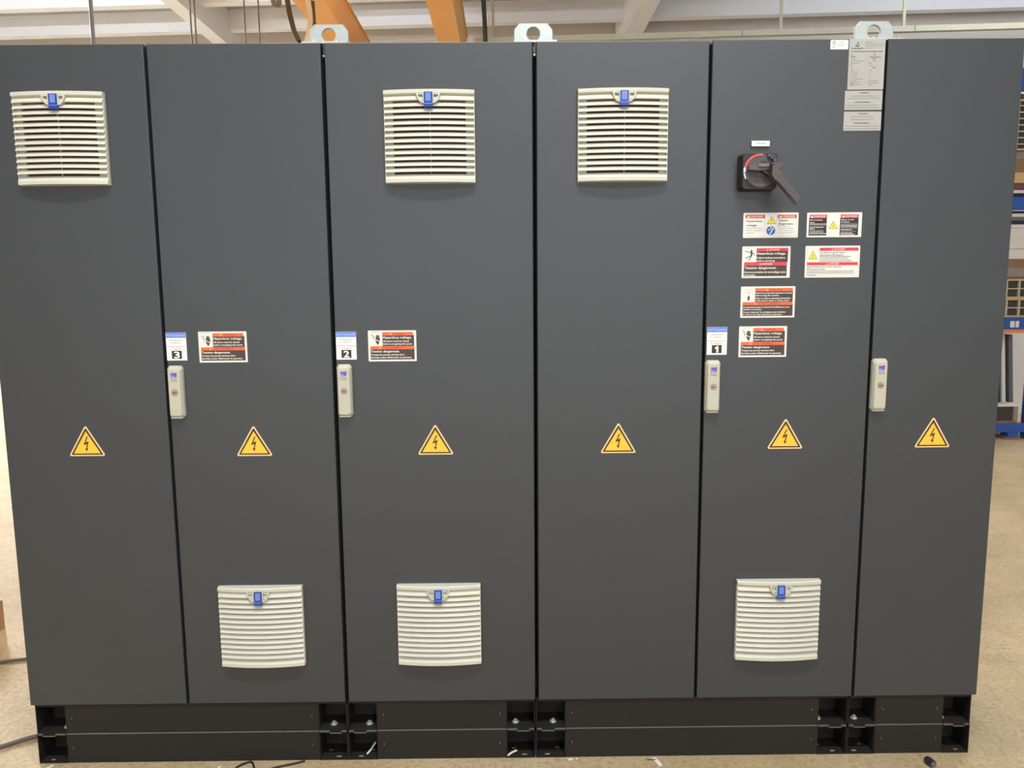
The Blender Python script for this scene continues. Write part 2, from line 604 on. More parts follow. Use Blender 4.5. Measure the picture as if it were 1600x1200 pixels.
def sticker_danger_white():
    c = Card(161, 72, 'card_white')
    for a in (63, 96.5):
        c.rect(a, 6, a + .5, 66, 'print_faint', 1)
    c.rect(4.5, 67, 154, 67.6, 'print_faint', 1)
    c.rect(155.5, 6, 156, 67, 'print_faint', 1)
    head(c, 6, 6, 63, 16, 'print_red_brown', 'DANGER', 22, 58, 'print_pink', 15, 'print_white')
    head(c, 100, 6, 156, 16, 'print_red_brown', 'DANGER', 116, 151, 'print_pink', 109, 'print_white')
    k = 'print_ink'
    c.text('Hazardous', 8, 21, 26.5, 55, k)
    c.text('voltage.', 8, 32.5, 38.5, 41, k)
    c.text('Disconnect power', 8, 42, 45.4, 57, k, bold=False)
    c.text('before opening or', 8, 48.5, 52, 59, k, bold=False)
    c.text('cleaning.', 8, 55.5, 59, 31, k, bold=False)
    c.text('Tension', 102, 19.5, 25, 131, k)
    c.text('dangereuse.', 102, 29, 34.5, 147, k)
    c.text("Débrancher le", 102, 37, 40, 135, k, bold=False)
    c.text('courant avant', 102, 43, 46.2, 147, k, bold=False)
    c.text("d'ouvrir le panneau", 102, 49.5, 52.6, 148, k, bold=False)
    c.text('ou de nettoyer.', 102, 56, 59, 148, k, bold=False)
    pic_alert(c, 82, 10.5, 31.5, 11.5)
    c.line(82, 17.5, 82, 25.5, 1.5, 'print_ink', 4)
    c.circ(82, 28.4, 0.9, 'print_ink', 4, 10)
    c.circ(81, 51.5, 13, 'print_mandatory', 2)
    c.line(78, 63, 89, 44, 3.0, 'card_white', 3)
    c.line(81, 39.5, 81.5, 47, 3.4, 'card_white', 3)
    c.line(72, 49.5, 79, 49.5, 3.2, 'print_blue_pale', 3)
    return c.mesh('danger_sticker')


def sticker_danger_dark():
    c = Card(161, 71, 'card_white')
    c.rect(6, 15, 58, 66, 'print_black', 1)
    c.rect(97, 15, 151, 66, 'print_black', 1)
    head(c, 7.5, 6, 58.5, 16, 'print_red', 'DANGER', 21, 54.5, 'print_pink', 14.5, 'print_white')
    head(c, 98.5, 6, 151, 16, 'print_red', 'DANGER', 113, 147, 'print_pink', 106.5, 'print_white')
    w = 'print_white'
    c.text('Risk of electric', 8.5, 19.6, 22.8, 45.5, w)
    c.text('shock.', 8.5, 26.8, 30, 23, w)
    c.text('Risque de choc', 100, 19.2, 22.6, 138, w)
    c.text('électrique.', 100, 25.8, 28.8, 125, w)
    for i, (y, e) in enumerate(((32.4, 58), (37, 54), (41.6, 49), (46.2, 23), (50.4, 49), (54.8, 50), (59.6, 56))):
        c.words(8.5, y, e, y + 1.7, 'print_faint' if i in (1, 4) else w, 20 + i)
    for i, (y, e) in enumerate(((31.6, 149), (36, 149), (40.4, 147), (45, 147), (49, 133), (53.6, 144), (58.4, 135), (62.6, 142))):
        c.words(100, y, e, y + 1.7, 'print_faint' if i in (0, 3, 5) else w, 40 + i)
    pic_alert(c, 77.5, 25.5, 45.8, 12.2)
    c.poly(bolt_poly(77.5, 38, 5), 'print_ink', 4)
    return c.mesh('danger_sticker')


def sticker_arc():
    c = Card(161, 92, 'card_white')
    for y in (6.5, 86.8):
        c.rect(5, y, 156, y + .5, 'print_faint', 1)
    for x in (5, 41, 155.5):
        c.rect(x, 7, x + .5, 86 if x != 41 else 46, 'print_faint', 1)
    head(c, 42, 5.5, 155.5, 14.5, 'print_red', 'DANGER', 85, 116, 'print_pink', 79)
    head(c, 6, 47.5, 155.5, 56.5, 'print_red', 'DANGER', 70, 101, 'print_pink', 64)
    k = 'print_ink'
    c.text('Arc Flash and Shock Hazard', 43, 18, 21.6, 116.5, k)
    c.text('Appropriate PPE Required', 43, 24.6, 28.2, 111, k)
    for i, (y, e, m) in enumerate(((30.2, 133, k), (34.6, 125, k), (39.4, 131, 'print_faint'), (43.4, 141, k))):
        c.words(43, y, e, y + 1.5, m, 60 + i)
    c.text("Risque d'électrocution et d'arc électrique", 7, 58.6, 62.2, 109, k)
    c.text('EPI approprié requis', 7, 65.4, 69, 59, k)
    for i, (y, e, m) in enumerate(((71.4, 149, 'print_faint'), (75.6, 144, k), (79.8, 149, 'print_faint'), (84.4, 34, k))):
        c.words(7, y, e, y + 1.5, m, 70 + i)
    pic_alert(c, 22.5, 14.5, 37.5, 11.5)
    c.poly(bolt_poly(22.5, 29.5, 6), 'print_ink', 4)
    return c.mesh('danger_sticker')


def sticker_notice(num):
    c = Card(60, 83, 'card_notice', corner=0.8)
    c.rect(0.5, 0.5, 59.5, 15.5, 'print_blue', 1)
    c.text('NOTICE/AVIS', 3, 5, 12, 57, 'print_blue_pale', 2)
    k = 'print_ink'
    c.text('Opening doors', 10.5, 20.5, 24.4, 49, k, bold=False)
    c.text('in sequence', 12.5, 28, 31.6, 44, k, bold=False)
    c.text('Ouverture des portes', 2.5, 39.6, 43.2, 56, k, bold=False)
    c.text('en séquence', 12, 46.8, 50.2, 46, k, bold=False)
    c.rect(15, 54, 44.5, 78, 'print_black', 1)
    vs = {'1': (26.5, 33), '2': (22, 38), '3': (22, 38)}[num]
    if num == '1':
        c.poly([(24.5, 61.5), (30.5, 56.5), (35, 56.5), (35, 76.5), (28.8, 76.5), (28.8, 64.2), (24.5, 66.6)], 'print_white', 2)
        return c.mesh('notice_sticker')
    c.text(num, vs[0], 56.5, 76, vs[1], 'print_white', 2)
    c.text(num, vs[0] + .7, 56.5, 76, vs[1] + .7, 'print_white', 3)
    c.text(num, vs[0] - .7, 56.5, 76, vs[1] - .7, 'print_white', 4)
    return c.mesh('notice_sticker')


def sticker_nameplate():
    c = Card(103, 138, 'card_grey', corner=0.6, thick=0.0008)
    g, d = 'print_plate', 'print_plate_dark'
    c.circ(23.5, 14.5, 6.6, d, 1)
    c.line(18, 16, 22, 6.5, 5.2, 'card_grey', 2)
    c.rect(22, 9.5, 25.5, 19, 'card_grey', 2)
    c.line(22, 11, 26, 11, 2.2, d, 3)
    c.rect(26.5, 8, 31, 17.0, 'card_grey', 2)
    c.words(8, 24.6, 39.5, 26.6, d, 80)
    for i, (x0, y, x1) in enumerate(((44, 7.5, 68), (46, 13, 99), (46, 18.4, 94), (44, 24, 70))):
        c.words(x0, y, x1, y + 1.4, g, 82 + i)
    c.words(5.5, 33.4, 97, 35, d, 88)
    rows = [(41, 11, 'a'), (47, 19, 0), (53, 22, 0), (59, 43, 0), (65, 32, 0), (71.3, 13, 0), (77.4, 11.5, 0), (83.5, 17, 0),
            (89, 29, 0), (95, 28, 0), (101, 28, 0), (107.4, 44, 0), (113, 29, 0), (117.5, 36, 0), (123.5, 38, 0)]
    for i, (y, x1, _) in enumerate(rows):
        c.words(5.5 if i < 13 else 20, y, x1, y + 1.5, g if i > 1 else d, 100 + i)
        c.rect(5, y + 3.4, 95, y + 3.6, 'print_faint', 1)
    c.rect(47.5, 39, 47.8, 128, 'print_faint', 1)
    c.rect(94, 60, 94.3, 128, 'print_faint', 1)
    c.rect(5.2, 117, 19, 128, 'print_faint', 1)
    for i, (x0, x1, y) in enumerate(((70, 78, 41), (58, 92, 47), (62, 90, 49.6), (69, 77, 53), (69, 79, 59), (57, 66, 65), (60, 71, 71.3), (69, 77, 77.4),
                                     (61, 66, 83.5), (61, 65, 89), (61, 65, 95), (61, 65, 101), (60, 86, 113), (56, 88, 119), (62, 66, 125))):
        c.words(x0, y, x1, y + 1.8, d if i in (0, 3, 7, 14) else g, 120 + i)
    return c.mesh('rating_plate')


def sticker_warnplate(rows, seed):
    c = Card(108, 53, 'card_grey', corner=0.6, thick=0.0008)
    c.text('WARNING', rows[0][0], 4.2, 7.4, rows[0][1], 'print_plate_dark')
    c.text('AVERTISSEMENT', rows[1][0], 30.4, 33.4, rows[1][1], 'print_plate_dark')
    for i, (x0, x1, y) in enumerate(rows[2:]):
        c.words(x0, y, x1, y + 1.7, 'print_plate', seed + i)
    return c.mesh('rating_plate')


def sticker_cert():
    c = Card(51, 25.5, 'card_white', corner=2.2)
    c.circ(10.5, 8, 5.4, 'print_plate', 1)
    c.circ(10.5, 8, 3.9, 'card_white', 2)
    c.poly([(8, 6), (13, 6), (13, 8), (11.6, 8), (11.6, 11), (9.6, 11), (9.6, 8), (8, 8)], 'print_plate', 3)
    c.words(5, 17.5, 14.5, 19.6, 'print_faint', 150)
    c.words(24, 6, 39, 7.4, 'print_faint', 151)
    c.words(21, 11.5, 41, 12.5, 'print_faint', 152)
    c.words(20, 15.2, 37, 16.4, 'print_faint', 153)
    return c.mesh('approval_sticker')


# ------------------------------------------------------------------ the setting
ROT = R(-3.9)
CR, SR = math.cos(ROT), math.sin(ROT)

mb = MB()
mb.box(-12, 15, -11, 17.5, -0.2, 0.0, 'concrete_floor')
struct(mb.build('floor'))

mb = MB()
mb.box(-12, 15, -11, 17.5, 6.87, 7.05, 'ceiling_shade_tone')
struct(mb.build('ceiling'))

mb = MB()
mb.box(-14, 15, 0, 0.25, 0.0, 6.87, 'wall_paint')
for k in range(34):
    mb.box(-14, 15, -0.004, 0, 0.19 + 0.2 * k, 0.196 + 0.2 * k, 'fascia_shade_joint_tone')
struct(mb.build('wall_back', loc=(0, 14.75, 0), rot=(0, 0, ROT)))
mb = MB()
mb.box(-12.2, -12.0, -11, 17.5, 0.0, 6.87, 'wall_paint')
struct(mb.build('wall_left'))
mb = MB()
mb.box(15.0, 15.2, -11, 17.5, 0.0, 6.87, 'wall_paint')
struct(mb.build('wall_right'))
# wall behind the viewpoint, with the wide gateway that lets the daylight in
mb = MB()
mb.box(-12, -5.6, -11.2, -11.0, 0, 6.87, 'wall_paint')
mb.box(9.0, 15, -11.2, -11.0, 0, 6.87, 'wall_paint')
mb.box(-5.6, 9.0, -11.2, -11.0, 3.8, 6.87, 'wall_paint')
struct(mb.build('wall_front'))

# pale block wall close behind the storage rack
mb = MB()
mb.box(5.2, 15, 6.3, 6.5, 0, 3.6, 'wall_paint')
for k in range(17):
    mb.box(5.2, 15, 6.2985, 6.2995, .2 + .2 * k, .205 + .2 * k, 'fascia_shade_joint_tone')
struct(mb.build('wall_right_rear'))

# fascia band along the top of the back wall with its shade in the colour, cross beams, and the two main beams running into depth
mb = MB()
mb.box(-13.5, 14.5, -0.12, -0.006, 6.60, 6.86, 'fascia_shade_joint_tone')
struct(mb.build('trim_1', loc=(0, 14.75, 0), rot=(0, 0, ROT)))
n = 2
for k in range(13):
    y = 13.35 - 1.45 * k
    if y < -6:
        break
    mb = MB()
    prof = [(0.0, 6.50), (0.20, 6.50), (0.26, 6.87), (-0.05, 6.87)]
    rings = [[(x, a, b) for a, b in prof] for x in (-11.5, 14.3)]
    mb.loft(rings, 'beam_paint')
    struct(mb.build('trim_%d' % n, loc=(0, y, 0), rot=(0, 0, ROT)))
    n += 1
for x0, x1 in ((-4.16, -3.89), (3.81, 4.14)):
    mb = MB()
    prof = [(x0, 6.2), (x1, 6.2), (x1 + .03, 6.86), (x0 - .03, 6.86)]
    mb.loft([[(a, y, b) for a, b in prof] for y in (-10.5, 14.2)], 'main_beam_paint')
    struct(mb.build('trim_%d' % n))
    n += 1

# ------------------------------------------------------------------ electrical cabinets
CABS = [
    ('leftmost', 0.000, 1.000, [(0.003, 0.4945), (0.5035, 0.9945)], 2.187,
     'wide dark grey two-door cabinet, leftmost of the row, one vent high and one low'),
    ('second', 1.000, 1.600, [(1.0055, 1.5950)], 2.187,
     'single-door dark grey cabinet with a vent at top and another at bottom, notice number 2'),
    ('third', 1.600, 2.600, [(1.6060, 2.0985), (2.1070, 2.5985)], 2.187,
     'dark grey two-door cabinet with the black rotary switch and most of the danger stickers'),
    ('fourth', 2.600, 3.000, [(2.6070, 2.9970)], 2.1885,
     'narrow plain dark grey cabinet without vents at the right end of the row'),
]
cab_root, doors = [], []
for ci, (_, x0, x1, ds, zt, label) in enumerate(CABS):
    cx = (x0 + x1) / 2
    root = thing('electrical_cabinet', label, 'electrical cabinet', (cx, 0.3, 0.2), 0, 'row of dark grey electrical cabinets')
    cab_root.append(root)
    inv = (-cx, -0.3, -0.2)
    mb = MB()
    a, b = x0 + 0.002 - cx, x1 - 0.002 - cx
    mb.box(a, b, 0.034 - .3, 0.600 - .3, 0.0, 1.984, 'powder_coat')
    mb.box(a, b, 0.026 - .3, 0.033 - .3, 0.003, 1.980, 'rubber_black')
    mb.box(a, b, 0.030 - .3, 0.600 - .3, 1.9845, 1.990, 'powder_coat')
    mb.build('body', root)
    for di, (d0, d1) in enumerate(ds):
        top = zt + (0.0015 if (ci == 2 and di == 1) else 0)
        mb = MB()
        mb.panel(d0 - cx, d1 - cx, -0.3, 0.022 - .3, 0.0, top - .2, 'powder_coat', 0.0025)
        o = mb.build('door', root)
        doors.append((o, (d0 + d1) / 2, cx))
    # small bright fitting at the head of the gap, as seen at the two outer joints of the middle cabinet
    if ci in (1, 2):
        mb = MB()
        mb.box(x0 - .0015 - cx, x0 + .0045 - cx, 0.012 - .3, 0.0255 - .3, 1.952, 1.957, 'zinc_bright')
        mb.box(x0 + .0005 - cx, x0 + .0055 - cx, 0.010 - .3, 0.0255 - .3, 1.9575, 1.986, 'powder_coat')
        mb.build('hinge_pin', root, label='bright hinge pin end')

door_of = {'a': 0, 'b': 1, 'c': 2, 'd': 3, 'e': 4, 'f': 5}


def on_door(name, me, d, x, z, label=None):
    """link a sticker to its door; x, z are the world position of its centre"""
    o, _, cx = doors[door_of[d]]
    return link(name, me, o, (x - cx, -0.3 - 0.0001, z - 0.2), label=label)


tri = triangle_mesh()
for d, x, z, t in (('a', 0.2464, 1.047, 'on the leftmost door'), ('b', 0.7500, 1.0425, 'below the sticker beside notice 3'), ('c', 1.2970, 1.0415, 'on the door with notice 2'),
                   ('d', 1.8500, 1.041, 'on the door between the middle and switch doors'), ('e', 2.3560, 1.0495, 'below the danger stickers'), ('f', 2.8040, 1.0495, 'on the rightmost door')):
    on_door('warning_triangle', tri, d, x, z, 'yellow high voltage triangle ' + t)
hz = sticker_hazard()
on_door('hazard_sticker', hz, 'b', 0.6725, 1.3275, 'orange and black warning sticker right of notice 3')
on_door('hazard_sticker', hz, 'c', 1.1748, 1.3265, 'orange and black warning sticker right of notice 2')
on_door('hazard_sticker', hz, 'e', 2.2777, 1.3297, 'orange and black warning sticker right of notice 1')
for d, x, z, k in (('b', 0.5350, 1.3298, '3'), ('c', 1.0380, 1.3282, '2'), ('e', 2.1410, 1.3331, '1')):
    on_door('notice_sticker', sticker_notice(k), d, x, z, 'white notice sticker with blue header and number ' + k)
on_door('manual_sticker', sticker_manual(), 'e', 2.2886, 1.4471, 'orange and black warning sticker with a small hand icon, third down')
on_door('danger_sticker', sticker_lockout(), 'e', 2.2796, 1.5639, 'red and black danger sticker with a falling figure')
on_door('danger_sticker', sticker_danger_white(), 'e', 2.2895, 1.6704, 'white danger sticker with blue disc, right below the switch')
on_door('danger_sticker', sticker_danger_dark(), 'e', 2.4757, 1.6702, 'danger sticker with black text panels around a yellow triangle')
on_door('danger_sticker', sticker_arc(), 'e', 2.4749, 1.5638, 'white danger sticker with two red bands')
on_door('approval_sticker', sticker_cert(), 'e', 2.4672, 2.1727, 'small white approval sticker at the door top')
on_door('rating_plate', sticker_nameplate(), 'e', 2.5468, 2.1187, 'tall grey rating plate with a round logo')
on_door('rating_plate', sticker_warnplate([(42, 68), (28, 74), (17, 91, 14), (6, 102, 20.5), (6, 99, 39.5), (4, 101, 45.8)], 160), 'e', 2.5434, 2.0202, 'upper of the two grey text plates')
on_door('rating_plate', sticker_warnplate([(42, 68), (28, 74), (20, 85, 13), (20, 86, 21), (6, 102, 39.5), (4, 103, 46.5)], 170), 'e', 2.5431, 1.9624, 'lower of the two grey text plates')

# --- ventilation grilles (origin on the door plane, at the grille centre)
GW, GH = 0.129, 0.129


def bow(x):
    return 0.013 * (1 - (x / GW) ** 2)


def bent(mb, x0, x1, prof, m, n=14):
    rings = []
    for i in range(n + 1):
        x = x0 + (x1 - x0) * i / n
        b = bow(x)
        rings.append([(x, (y - b if y < -0.0005 else y), z) for y, z in prof])
    mb.loft(rings, m)


def grille_meshes():
    mb = MB()
    c = 'cream_plastic'
    # top cap, closed second band, bottom bar
    bent(mb, -GW, GW, [(0, GH), (-.014, GH), (-.018, GH - .003), (-.018, GH - .011), (-.012, GH - .0145), (0, GH - .0145)], c)
    bent(mb, -GW + .001, GW - .001, [(0, GH - .014), (-.009, GH - .014), (-.0185, GH - .027), (-.0185, GH - .0305), (0, GH - .0305)], c)
    bent(mb, -GW + .001, GW - .001, [(0, -GH + .025), (-.008, -GH + .025), (-.0175, -GH + .012), (-.0175, -GH + .002), (0, -GH)], c)
    z = GH - .0305
    pitch = (2 * GH - .0305 - .025 - .0227) / 11.0
    for k in range(12):
        t = z - pitch * k - .0055
        prof = [(-.0085, t), (-.0112, t), (-.0185, t - .0098), (-.0185, t - .0115), (-.0165, t - .0115), (-.0085, t - .0030)]
        bent(mb, -GW + .001, GW - .001, prof, c)
    for s in (-1, 1):
        # closed ends of the slots, outer cheek, and the thin middle rib
        bent(mb, s * .1035, s * (GW - .002), [(0, GH - .03), (-.0062, GH - .03), (-.0062, -GH + .02), (0, -GH + .02)], c, 4)
        mb.box(s * GW, s * (GW - .003), -.0125, 0, -GH + .001, GH - .001, c)
    bent(mb, .0022, .0036, [(-.004, GH - .06), (-.011, GH - .06), (-.011, -GH + .02), (-.004, -GH + .02)], c, 1)
    g = mb.mesh('louver_panel')
    mb = MB()
    mb.box(-.1040, .1040, -.0020, -.0005, -GH + .014, GH - .026, 'filter_dark')
    f = mb.mesh('filter_mat')
    # latch surround: a U-shaped rib
    mb = MB()
    y0, y1 = -.030, -.036
    pts = [(-.0325, GH - .0105), (-.0305, GH - .0185), (-.0275, GH - .0265), (-.022, GH - .0345), (-.0135, GH - .0385), (.0135, GH - .0385),
           (.022, GH - .0345), (.0275, GH - .0265), (.0305, GH - .0185), (.0325, GH - .0105)]
    for a, b in zip(pts[:-1], pts[1:]):
        d = Vector((b[0] - a[0], b[1] - a[1])).normalized() * .0021
        nrm = (-d.y, d.x)
        mb.prism([(a[0] + nrm[0], a[1] + nrm[1]), (b[0] + nrm[0], b[1] + nrm[1]), (b[0] - nrm[0], b[1] - nrm[1]), (a[0] - nrm[0], a[1] - nrm[1])], y1, -.018, c)
    for zz in (GH - .0145, GH - .031):
        mb.prism([(-.029, zz + .0014), (.029, zz + .0014), (.029, zz - .0014), (-.029, zz - .0014)], y1 + .003, -.02, c)
    for s in (-1, 1):
        mb.prism([(s * .0125, GH - .0100), (s * .0150, GH - .0100), (s * .0150, GH - .039), (s * .0125, GH - .039)], y1 - .0008, -.018, c)
        mb.prism([(s * .0150, GH - .024), (s * .026, GH - .024), (s * .0235, GH - .029), (s * .0150, GH - .029)], y1 + .004, -.02, c)
    br = mb.mesh('latch_bracket')
    mb = MB()
    mb.loft([[(-.0118, -.022, GH - .0095), (.0118, -.022, GH - .0095), (.0122, -.022, GH - .0515), (-.0122, -.022, GH - .0515)],
             [(-.0115, -.037, GH - .0098), (.0115, -.037, GH - .0098), (.0120, -.039, GH - .0500), (-.0120, -.039, GH - .0500)]], 'latch_blue')
    for k in range(7):
        zz = GH - .0125 - .0032 * k
        yy = -.0372 - .002 * (k * .0032 + .003) / .04
        mb.box(-.0075, .0075, yy - .0004, yy + .001, zz - .0025, zz - .0002, 'latch_print')
    mb.box(-.0120, .0120, -.0392, -.037, GH - .0425, GH - .0410, 'latch_print')
    la = mb.mesh('latch')
    return g, f, br, la


GM = grille_meshes()
for ci, x, z, lab in ((0, 0.2490, 1.9255, 'cream ventilation grille high on the leftmost door'), (0, 0.7485, 0.4600, 'cream ventilation grille low on the door with notice 3'),
                      (1, 1.3000, 1.9240, 'cream ventilation grille high on the door with notice 2'), (1, 1.2980, 0.4600, 'cream ventilation grille low on the door with notice 2'),
                      (2, 1.8525, 1.9245, 'cream ventilation grille high beside the switch door'), (2, 2.3490, 0.4635, 'cream ventilation grille low on the switch door')):
    root = cab_root[ci]
    g = link('ventilation_grille', GM[0], root, (x - root.location.x, -0.3, z - 0.2), label=lab)
    link('filter_mat', GM[1], g)
    link('latch_bracket', GM[2], g)
    link('latch', GM[3], g, label='blue latch tab')


# --- long cream door handles (origin on the door plane, at the handle centre)
def handle_meshes():
    mb = MB()
    w, h = 0.0222, 0.0790
    def octo(w, h, cx, cz, y):
        return [(-w + cx, y, -h), (w - cx, y, -h), (w, y, -h + cz), (w, y, h - cz), (w - cx, y, h), (-w + cx, y, h), (-w, y, h - cz), (-w, y, -h + cz)]
    mb.loft([octo(w, h, .006, .008, 0), octo(w, h, .006, .008, -.010), octo(w - .0008, h - .0006, .006, .008, -.0125), octo(w - .0046, h - .0085, .004, .006, -.0205), octo(w - .0060, h - .0105, .004, .006, -.0215)], 'handle_cream')
    mb.box(-w + .005, w - .006, -.0185, -.012, -h + .0012, -h + .0035, 'handle_cream')
    body = mb.mesh('door_handle')
    mb = MB()
    mb.cyl_y(0, 0, .0098, -.0226, -.0205, 'lock_metal', 28)
    mb.cyl_y(0, 0, .0078, -.0230, -.0222, 'lock_metal', 28)
    mb.prism([(-.0066, -.0012), (.0012, .0022), (.0012, -.0012), (-.0050, -.0040)], -.0234, -.0225, 'lock_slot')
    mb.prism([(.0010, -.0034), (.0052, .0020), (.0066, .0002), (.0030, -.0044)], -.0234, -.0225, 'lock_slot')
    lock = mb.mesh('lock_cylinder')
    c = Card(18, 26, 'handle_cream', corner=0.3, thick=0.0002)
    c.rect(0, 0, 18, 12.8, 'logo_violet', 1)
    c.rect(0, 0, 18, 3.0, 'logo_magenta', 2)
    c.rect(14.2, 0, 18, 12.8, 'logo_magenta', 2)
    c.rect(0, 3.0, 2.4, 12.8, 'print_blue', 2)
    c.rect(0, 8.2, 10.5, 12.8, 'logo_cyan', 3)
    c.text('RITTAL', 0, 15.4, 19.2, 18, 'logo_text', 1)
    c.rect(0, 22.4, 18, 24.2, 'logo_text', 1)
    logo = c.mesh('maker_logo')
    return body, lock, logo


HM = handle_meshes()
for ci, x, z, lx, lab in ((0, 0.5300, 1.1944, -.004, 'long cream lock handle under notice 3'), (1, 1.0310, 1.1942, -.001, 'long cream lock handle under notice 2'),
                          (2, 2.1285, 1.1971, .001, 'long cream lock handle under notice 1'), (3, 2.6275, 1.1977, .004, 'long cream lock handle on the narrow rightmost cabinet')):
    root = cab_root[ci]
    h = link('door_handle', HM[0], root, (x - root.location.x, -0.3, z - 0.2), label=lab)
    link('lock_cylinder', HM[1], h, (0, 0, .001), label='reddish metal lock insert')
    link('maker_logo', HM[2], h, (0, -.0216, .0460), label='small violet and blue square logo')


# --- rotary main switch on the third cabinet (origin on the door plane at the dial centre)
root = cab_root[2]
SX, SZ = 2.2390, 1.8185
mb = MB()
def rsq(w, r, y, n=5):
    out = []
    for cx, cz, a0 in ((w - r, w - r, 0), (-w + r, w - r, 90), (-w + r, -w + r, 180), (w - r, -w + r, 270)):
        for k in range(n):
            a = R(a0 + 90 * k / (n - 1))
            out.append((cx + r * math.cos(a), y, cz + r * math.sin(a)))
    return out
mb.loft([rsq(.0520, .010, 0), rsq(.0520, .010, -.012), rsq(.0500, .010, -.040), rsq(.0485, .010, -.043)], 'black_base')
sw = mb.build('main_switch', root, (SX - root.location.x, -0.3, SZ - 0.2), label='black rotary main switch with a long lever')
mb = MB()
mb.cyl_y(0, 0, .0470, -.046, -.040, 'black_plastic', 40)
def ring_arc(mb, r0, r1, a0, a1, y0, y1, m, n=18):
    pts = [(r1 * math.cos(R(a0 + (a1 - a0) * k / n)), r1 * math.sin(R(a0 + (a1 - a0) * k / n))) for k in range(n + 1)]
    pts += [(r0 * math.cos(R(a1 - (a1 - a0) * k / n)), r0 * math.sin(R(a1 - (a1 - a0) * k / n))) for k in range(n + 1)]
    for k in range(n):
        q = [pts[k], pts[k + 1], pts[2 * n - k], pts[2 * n + 1 - k]]
        mb.prism(q, y0, y1, m)
ring_arc(mb, .0350, .0440, 185, 350, -.0500, -.044, 'black_plastic')
mb.prism([(-.020, -.006), (.018, -.006), (.004, -.016), (-.010, -.016)], -.0485, -.044, 'grip_plastic')
for a in (38, 62):
    mb.prism([(.047 * math.cos(R(a)) + dx, .047 * math.sin(R(a)) + dz) for dx, dz in ((-.004, -.004), (.005, -.004), (.005, .005), (-.004, .005))], -.056, -.040, 'black_plastic')
mb.prism([(.001, .029), (.016, .026), (.016, .0225), (.001, .0255)], -.0468, -.045, 'black_base')
mb.prism([(.0235, .034), (.034, .044), (.037, .040), (.029, .031)], -.0570, -.045, 'black_plastic')
mb.build('dial', sw)
mb = MB()
ring_arc(mb, .0420, .0478, 82, 166, -.0475, -.044, 'mark_red')
mb.build('red_arc', sw, label='red arc around the dial')
mb = MB()
ring_arc(mb, .0420, .0478, 167, 184, -.0475, -.044, 'mark_white', 6)
ring_arc(mb, .0410, .0478, 187, 208, -.0475, -.044, 'mark_white', 6)
mb.build('white_arc', sw, label='white position mark')
# lever: cross bar over the hub, elbow block, inclined grip
mb = MB()
mb.loft([[(x, -.046, z) for x, z in ((-.040, -.001), (-.040, .012), (-.026, .017), (.030, .019), (.034, .012), (.030, .000), (-.012, -.003))],
         [(x, -.070, z) for x, z in ((-.039, .001), (-.039, .011), (-.026, .015), (.030, .017), (.033, .012), (.030, .002), (-.012, -.001))]], 'grip_plastic')
mb.box(-.014, .016, -.0745, -.069, .0085, .0165, 'bar_plastic')
mb.prism([(.000, -.004), (.026, -.020), (.026, .006), (.000, .006)], -.066, -.046, 'black_base')
el = [(.020, .0180), (.048, .0180), (.0485, .006), (.043, -.004), (.052, -.014), (.034, -.036), (.020, -.018)]
mb.loft([[(x, -.050, z) for x, z in el], [(x * .985 + .0005, -.088, z) for x, z in el]], 'black_plastic')
mb.box(.0165, .0245, -.0885, -.060, .0090, .0145, 'black_base')
mb.prism([(.0395, .0005), (.0465, .0050), (.0465, .0020), (.0410, -.0020)], -.0892, -.080, 'black_base')
d = Vector((.0985 - .0370, -.0890 + .0215)).normalized()
nrm = Vector((-d.y, d.x))
p0, p1 = Vector((.0370, -.0215)), Vector((.0985, -.0890))
def quad(hw, e):
    a, b = p0 - d * e, p1 + d * e
    return [a + nrm * hw, b + nrm * hw, b - nrm * hw, a - nrm * hw]
mb.loft([[(v.x, -.066, v.y) for v in quad(.0085, 0)], [(v.x, -.070, v.y) for v in quad(.0105, .001)], [(v.x, -.087, v.y) for v in quad(.0105, .001)], [(v.x, -.090, v.y) for v in quad(.0092, -.001)]], 'black_plastic')
for k in range(11):
    c0 = p0 + d * (.012 + .0064 * k)
    mb.prism([tuple(c0 + nrm * .0085), tuple(c0 + d * .0032 + nrm * .0085), tuple(c0 + d * .0032 - nrm * .0085), tuple(c0 - nrm * .0085)], -.0912, -.0885, 'grip_plastic')
mb.build('lever', sw)
# small label plate above the switch
c = Card(52, 15.5, 'mark_white', corner=1.0, thick=0.0052)
c.words(12, 6.6, 41, 8.4, 'print_faint', 210)
nl = c.build('switch_label', root, (2.2500 - root.location.x, -0.303, 1.9008 - 0.2), label='small white label plate above the switch')
mb = MB()
mb.box(-.0265, .0255, -.0002, .003, -.0090, .0072, 'black_base')
mb.build('label_holder', nl, label='black label holder')

